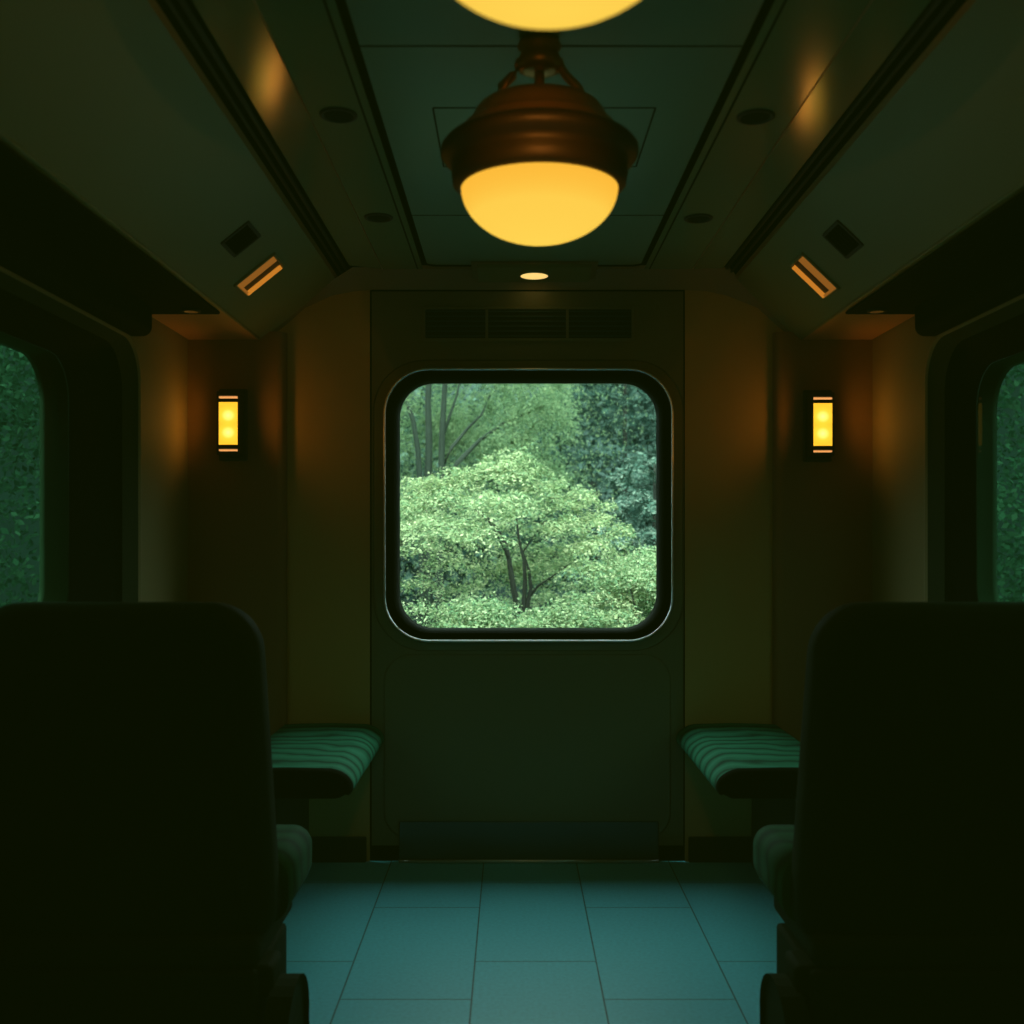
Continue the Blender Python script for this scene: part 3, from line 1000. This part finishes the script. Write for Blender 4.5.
# ------------------------------------------------------------------ trees
def leaves(P, Nn, S, mname, name, parent, aspect=0.55, fold=0.0):
    """one mesh of pointed leaves at P facing Nn with lengths S"""
    n = len(P)
    Nn = Nn / np.linalg.norm(Nn, axis=1)[:, None]
    t = rng.normal(size=(n, 3))
    t -= (t * Nn).sum(1)[:, None] * Nn
    t /= np.linalg.norm(t, axis=1)[:, None]
    w = np.cross(Nn, t)
    S = S[:, None]
    V = np.empty((n, 4, 3))
    V[:, 0] = P - t * S * 0.5
    V[:, 1] = P + w * S * aspect * 0.5 - t * S * 0.05
    V[:, 2] = P + t * S * 0.5
    V[:, 3] = P - w * S * aspect * 0.5 - t * S * 0.05
    me = bpy.data.meshes.new(name)
    me.vertices.add(4 * n)
    me.vertices.foreach_set('co', V.reshape(-1).astype(np.float32))
    me.loops.add(4 * n)
    me.loops.foreach_set('vertex_index', np.arange(4 * n, dtype=np.int32))
    me.polygons.add(n)
    me.polygons.foreach_set('loop_start', np.arange(0, 4 * n, 4, dtype=np.int32))
    me.update(calc_edges=True)
    me.validate()
    me.materials.append(M[mname])
    o = bpy.data.objects.new(name, me)
    C.objects.link(o)
    o.parent = parent
    return o

def pad_points(c, R, n, thick=0.05, droop=0.12, squash=1.0, jit=0.45, lean=(0, 0)):
    """a flat, drooping spray of leaves"""
    ang = rng.uniform(0, 2 * PI, n)
    lob = 1 + 0.22 * np.sin(ang * 3 + rng.uniform(0, 6)) + 0.14 * np.sin(ang * 7 + rng.uniform(0, 6))
    rad = R * np.sqrt(rng.uniform(0, 1, n)) * lob
    x = rad * np.cos(ang); y = rad * np.sin(ang) * squash
    q = rad / R
    z = thick * rng.normal(size=n) - droop * q ** 2 + 0.02 * np.sin(x * 25) + x * lean[0] + y * lean[1]
    P = np.stack([x, y, z], 1) + np.array(c)
    Nn = np.stack([x / R * 0.5, y / R * 0.5, np.ones(n)], 1) + rng.normal(size=(n, 3)) * jit
    return P, Nn

def blob_points(c, r3, n, jit=0.8, shell=0.55):
    d = rng.normal(size=(n, 3)); d /= np.linalg.norm(d, axis=1)[:, None]
    k = rng.uniform(shell, 1.0, n)[:, None]
    P = d * k * np.array(r3) + np.array(c)
    Nn = d + np.array([0, 0, 0.6]) + rng.normal(size=(n, 3)) * jit
    return P, Nn

M['leaf_maple'] = leaf_mat('yellow_green_maple_leaves', (0.09, 0.22, 0.14), (0.30, 0.42, 0.21), (0.74, 0.76, 0.48), 0.3)  # maple and shrub: shade and highlights put into first and last colours
M['leaf_shrub'] = leaf_mat('bright_shrub_leaves', (0.09, 0.23, 0.14), (0.28, 0.42, 0.22), (0.72, 0.76, 0.50), 0.3)
M['leaf_tall'] = leaf_mat('soft_green_tall_tree_leaves', (0.12, 0.22, 0.12), (0.20, 0.32, 0.17), (0.36, 0.46, 0.24), 0.4)  # distance haze put into these paler greens, cedar too
M['leaf_cedar'] = leaf_mat('blue_green_cedar_needles', (0.04, 0.11, 0.085), (0.13, 0.25, 0.20), (0.46, 0.58, 0.48), 0.15)
M['leaf_dark'] = leaf_mat('deep_green_leaves', (0.018, 0.05, 0.042), (0.055, 0.12, 0.095), (0.20, 0.31, 0.25), 0.15)
M['leaf_side'] = leaf_mat('trackside_leaves', (0.06, 0.18, 0.11), (0.12, 0.28, 0.17), (0.25, 0.44, 0.28), 0.3)

def px(u, v, d):
    return Vector((CX + (u - 512) / 1072 * d, d, CZ - (v - 540) / 1072 * d))

def cat(lst):
    return np.concatenate([a for a, _ in lst]), np.concatenate([b_ for _, b_ in lst])

def trunk_mesh(branches, m, parent, name='trunk'):
    b = MB()
    for pts, r0, r1 in branches:
        n = len(pts)
        b.tube([tuple(p) for p in pts], [r0 + (r1 - r0) * i / (n - 1) for i in range(n)], m, 7)
    return b.build(name, parent)

# --- maple in the middle of the view
D = 8.6
t = thing('maple_tree', 'yellow-green spreading maple with slender forked trunks, centre of the end window', 'tree', (px(518, 0, D).x, D, ZG))
O = np.array(t.location)
L = []
def rel(p): return np.array(p) - O
# umbrella of pads; (px u, px v, depth offset, radius)
top = px(515, 470, D)
for tier in range(8):
    rt = 0.10 + 0.21 * tier
    npad = 3 + int(tier * 3.2)
    for q in range(npad):
        ang = 2 * PI * (q + random.uniform(0, 0.8)) / npad
        dx_ = rt * math.cos(ang) * random.uniform(0.85, 1.1)
        x = top.x + dx_ * (1.0 if dx_ < 0 else 0.74)
        y = D + rt * math.sin(ang) * 0.9
        z = top.z + 0.10 - (0.165 if dx_ > 0 else 0.082) * tier + random.uniform(-0.05, 0.04)
        if y < D and abs(x - px(518, 0, D).x) < 0.30 and z < px(0, 535, D).z:
            continue
        L.append(pad_points(rel((x, y, z)), random.uniform(0.17, 0.30), 360, 0.014, 0.09, jit=0.36))
for u, v, dy, R in ((495, 466, -.1, .18), (535, 468, .0, .16), (515, 456, 0, .14), (460, 484, -.2, .25), (430, 500, -.2, .22), (575, 492, -.1, .2), (600, 518, -.2, .2), (440, 520, -.6, .28),
                    (420, 545, -.7, .28), (450, 560, -.5, .24), (475, 535, -.5, .2), (560, 525, -.5, .24), (590, 545, -.6, .22), (415, 580, -.6, .24), (560, 560, -.1, .22), (470, 585, -.1, .22),
                    (620, 528, -.3, .14)):
    p = px(u, v, D + dy)
    L.append(pad_points(rel(p), R, 480, 0.02, 0.07, jit=0.38))
for k in range(46):     # loose sprigs on the outline
    u = random.uniform(400, 610)
    v = (452 + (520 - u) * 0.30) if u < 520 else (452 + (u - 520) * 0.62)
    p = px(u, v + random.uniform(-6, 14), D + random.uniform(-0.3, 0.2))
    L.append(pad_points(rel(p), random.uniform(0.06, 0.13), 70, 0.02, 0.04, jit=0.5, lean=(random.uniform(-.3, .3), 0)))
# darker inner foliage behind the trunk
L.append(blob_points(rel((px(515, 575, D).x, D + 0.7, 0.95)), (1.3, 0.3, 0.5), 5000, 0.9, 0.0))
P, Nn = cat(L)
leaves(P, Nn, rng.uniform(0.020, 0.042, len(P)), 'leaf_maple', 'foliage', t, aspect=0.45)
def rp(u, v, d): return tuple(px(u, v, d) - Vector(t.location))
b0 = (px(519, 600, D) - Vector(t.location))
root = (b0.x, 0, 0.0)
branches = [
    ([root, rp(517, 606, D), rp(513, 585, D), rp(509, 560, D), rp(506, 545, D), rp(497, 528, D + .05), rp(480, 510, D + .1)], 0.032, 0.008),
    ([root, rp(524, 602, D), rp(525, 580, D), rp(524, 560, D), rp(519, 540, D), rp(515, 505, D)], 0.024, 0.007),
    ([(b0.x, 0.03, 0.0), rp(528, 602, D), rp(531, 588, D), rp(529, 570, D), rp(523, 552, D), rp(545, 520, D)], 0.022, 0.006),
    ([rp(530, 596, D), rp(538, 586, D), rp(550, 578, D), rp(575, 560, D)], 0.014, 0.004),
    ([rp(509, 560, D), rp(500, 540, D - .1), rp(488, 520, D - .15), rp(470, 505, D - .2)], 0.012, 0.004),
]
trunk_mesh(branches, M['bark_dark'], t)

# --- shrubs in front
def shrub(u, v, d, rx, rz, n_pads, lab, mname='leaf_shrub', nleaf=450, S=(0.016, 0.034)):
    c = px(u, v, d)
    t = thing('shrub', lab, 'shrub', (c.x, d, ZG))
    O = np.array(t.location)
    L = []
    for k in range(n_pads):
        a = random.uniform(0, 2 * PI); r_ = math.sqrt(random.random())
        x = c.x + rx * r_ * math.cos(a); y = d + rx * 0.6 * r_ * math.sin(a)
        z = c.z - rz * (r_ ** 2) - random.uniform(0, 0.10)
        L.append(pad_points(np.array((x, y, z)) - O, random.uniform(0.14, 0.26), nleaf, 0.03, 0.08, jit=0.55))
    L.append(blob_points(np.array((c.x, d, c.z - rz * 0.9)) - O, (rx * 0.9, rx * 0.5, rz * 0.8), 4000, 0.9, 0.2))
    P, Nn = cat(L)
    leaves(P, Nn, rng.uniform(S[0], S[1], len(P)), mname, 'foliage', t)
    stems = []
    for k in range(5):
        a = 2 * PI * k / 5
        stems.append(([(0.05 * math.cos(a), 0.05 * math.sin(a), 0), (rx * .3 * math.cos(a), rx * .2 * math.sin(a), (c.z - ZG) * .6), (rx * .6 * math.cos(a), rx * .4 * math.sin(a), (c.z - ZG) * .85)], 0.015, 0.005))
    trunk_mesh(stems, M['bark_dark'], t, 'stems')
shrub(668, 540, 7.9, 0.62, 0.55, 52, 'bright green shrub at lower right of the end window')
shrub(455, 592, 7.3, 0.75, 0.50, 46, 'low pale green shrub at lower left of the end window')
shrub(560, 600, 7.5, 0.45, 0.45, 24, 'small bright shrub below the maple trunk, bottom of the end window')

# --- tall tree, back left
D = 13.5
t = thing('tall_tree', 'tall soft-green tree with several dark trunks, upper left of the end window', 'tree', (px(440, 0, D).x, D, terrain_h(px(440, 0, D).x, D)))
T0 = Vector(t.location); O = np.array(t.location)
L = []
for k in range(150):
    u = random.uniform(250, 570); v = random.uniform(150, 478)
    edge = 572 - max(0, (400 - v)) * 0.25 + 18 * math.sin(v * 0.09)
    if u > edge: continue
    d = D + random.uniform(-1.2, 2.2)
    # thin out in front of the trunks
    if d < D + 0.1 and 405 < u < 490 and v > 375 and random.random() < 0.85: continue
    p = px(u, v, d)
    L.append(blob_points(np.array(p) - O, (random.uniform(.25, .5), .35, random.uniform(.22, .5)), 520, 0.9, 0.0))
L.append(blob_points(np.array(px(450, 430, D + 2.3)) - O, (3.0, 0.4, 1.9), 24000, 0.9, 0.0))
for k in range(70):   # yellower outer sprays on its right side
    v = random.uniform(380, 490); u = 566 + 12 * math.sin(v * 0.11) - random.uniform(0, 65)
    L.append(pad_points(np.array(px(u, v, D - random.uniform(0, .6))) - O, random.uniform(.12, .26), 90, 0.05, 0.16, jit=0.6))
P, Nn = cat(L)
leaves(P, Nn, rng.uniform(0.03, 0.07, len(P)), 'leaf_tall', 'foliage', t, aspect=0.36)
def rp(u, v, d=D): return tuple(px(u, v, d) - T0)
trunks = [
    ([rp(430, 700), rp(428, 500), rp(429, 440), rp(428, 400), rp(431, 340), rp(440, 240)], 0.055, 0.03),
    ([rp(440, 700), rp(441, 500), rp(442, 440), rp(444, 400), rp(447, 350), rp(455, 250)], 0.05, 0.025),
    ([rp(424, 700), rp(421, 500), rp(418, 450), rp(413, 420), rp(404, 395), rp(395, 360)], 0.045, 0.02),
    ([rp(436, 700), rp(440, 486), rp(458, 462), rp(480, 440), rp(505, 422), rp(530, 412)], 0.045, 0.012),
    ([rp(441, 470), rp(452, 447), rp(468, 428), rp(482, 414), rp(490, 395)], 0.028, 0.01),
    ([rp(442, 440), rp(450, 415), rp(457, 395), rp(462, 370)], 0.024, 0.01),
]
trunk_mesh(trunks, M['bark'], t)

# --- cedar-like trees, right
def cedar(u, d, v_top, half_w, tiers, lab, mname, bright=1.0, tier_v=None):
    base = px(u, 0, d)
    t = thing('cedar_tree', lab, 'tree', (base.x, d, terrain_h(base.x, d)))
    T0 = Vector(t.location); O = np.array(t.location)
    L = []
    zt = px(u, v_top, d).z
    zb = T0.z + 0.3
    for k in range(tiers):
        f = (k + 0.5) / tiers
        z = zt + (zb - zt) * f
        w = half_w * (0.35 + 0.65 * min(1, f * 1.6))
        npad = 7
        for j in range(npad):
            a = 2 * PI * (j + random.random() * 0.7) / npad
            rr_ = w * random.uniform(0.45, 0.85)
            c = np.array((base.x + rr_ * math.cos(a), d + rr_ * math.sin(a) * 0.8, z + random.uniform(-.12, .12) - 0.10 * rr_))
            L.append(pad_points(c - O, w * random.uniform(0.28, 0.48), 850, 0.018, 0.13, squash=0.8, jit=0.28))
    P, Nn = cat(L)
    leaves(P, Nn, rng.uniform(0.04, 0.085, len(P)), mname, 'foliage', t, aspect=0.3)
    trunk_mesh([([(0, 0, 0), (0, 0, (zt - T0.z) * .5), (0, 0, zt - T0.z - .2)], 0.06, 0.02)], M['bark_dark'], t)
cedar(655, 12.5, 445, 1.25, 8, 'pale blue-green layered cedar at the right of the end window', 'leaf_cedar')
cedar(625, 17.5, 300, 2.3, 13, 'dark blue-green tiered conifer in the upper right of the end window', 'leaf_dark')
cedar(735, 15.5, 330, 1.7, 11, 'blue-green conifer at the far right edge of the end window', 'leaf_cedar')

# --- deep green trees closing the view
def far_tree(x, y, rx, rz, zc_, lab, mname='leaf_dark', n=9000, S=(0.12, 0.24)):
    t = thing('broadleaf_tree', lab, 'tree', (x, y, terrain_h(x, y)), 'dense trees around the line')
    O = np.array(t.location)
    L = []
    for k in range(26):
        d = np.array([random.gauss(0, 1), random.gauss(0, 1), random.gauss(0, 1)]); d /= np.linalg.norm(d)
        c = np.array((x, y, zc_)) + d * np.array((rx, rx * 0.7, rz)) * 0.7
        L.append(blob_points(c - O, (rx * .38, rx * .38, rz * .33), n // 26, 0.7, 0.5))
    P, Nn = cat(L)
    leaves(P, Nn, rng.uniform(S[0], S[1], len(P)), mname, 'foliage', t, aspect=0.6)
    trunk_mesh([([(0, 0, 0), (0.1, 0, (zc_ - t.location.z) * .6), (0, 0, zc_ - t.location.z)], 0.2, 0.08)], M['bark_dark'], t)
far = [(-5.2, 20.5, 'far left'), (-1.8, 21.5, 'left of centre'), (1.6, 22.0, 'right of centre'), (5.0, 20.5, 'far right')]
far = [(x, y, w.replace(' of centre', ' centre')) for x, y, w in far]
for x, y, w in far:
    far_tree(x, y, 2.9, 2.9, 2.4, 'deep green background tree behind the others, %s of the end window' % w)
sides = [(-4.6, 8.4, 'first tree outside the left side window'), (-7.2, 10.8, 'deep green tree farther back outside the left side window'),
         (4.8, 8.2, 'first tree outside the right side window'), (7.4, 10.4, 'deep green tree farther back outside the right side window')]
for x, y, lab in sides:
    far_tree(x, y, 2.0, 2.3, 1.7, lab, 'leaf_side', 22000, (0.035, 0.08))

# ------------------------------------------------------------------ light
w = bpy.data.worlds.new('overcast_sky')
scene.world = w
w.use_nodes = True
nt = w.node_tree
nt.nodes.clear()
wo = nt.nodes.new('ShaderNodeOutputWorld')
bg = nt.nodes.new('ShaderNodeBackground')
tc = nt.nodes.new('ShaderNodeTexCoord')
sp = nt.nodes.new('ShaderNodeSeparateXYZ')
nt.links.new(tc.outputs['Generated'], sp.inputs[0])
r = ramp(nt, [(0.0, tuple(c * 0.6 for c in SKY)), (0.35, SKY), (1.0, tuple(min(1, c * 1.0) for c in SKY))])
nt.links.new(sp.outputs[2], r.inputs['Fac'])
nt.links.new(r.outputs['Color'], bg.inputs['Color'])
bg.inputs['Strength'].default_value = SKY_STRENGTH
nt.links.new(bg.outputs[0], wo.inputs['Surface'])

sun = bpy.data.lights.new('soft_sun', 'SUN'); sun.energy = 2.6; sun.angle = math.radians(25); sun.color = (1.0, 0.97, 0.80)
so = bpy.data.objects.new('soft_sun', sun); C.objects.link(so)
so.rotation_euler = Vector((0.10, 0.62, -0.78)).to_track_quat('-Z', 'Y').to_euler()
def portal(name, loc_, rot, sx, sy):
    l = bpy.data.lights.new(name, 'AREA'); l.shape = 'RECTANGLE'; l.size = sx; l.size_y = sy
    l.cycles.is_portal = True
    o = bpy.data.objects.new(name, l); C.objects.link(o); o.location = loc_; o.rotation_euler = rot
portal('sky_portal', (WCX, YE + 0.08, WCZ), (-PI / 2, 0, 0), 1.0, 0.95)
for s in (-1, 1):
    for yc, nm in WIN_Y:
        portal('sky_portal', (s * (XW + 0.2), yc, TR_ZC), (0, s * PI / 2, 0), 0.8, 1.2)

scene.view_settings.view_transform = 'Standard'
scene.view_settings.look = 'None'
scene.view_settings.exposure = 0.0
scene.view_settings.use_curve_mapping = True
cm = scene.view_settings.curve_mapping
cm.black_level = (-0.0028, -0.0045, -0.0002)
cm.update()
scene.cycles.use_denoising = True
scene.cycles.max_bounces = 8
scene.cycles.diffuse_bounces = 5
scene.cycles.glossy_bounces = 4
scene.cycles.transparent_max_bounces = 12
scene.cycles.caustics_reflective = False
scene.cycles.caustics_refractive = False
scene.cycles.sample_clamp_indirect = 4.0
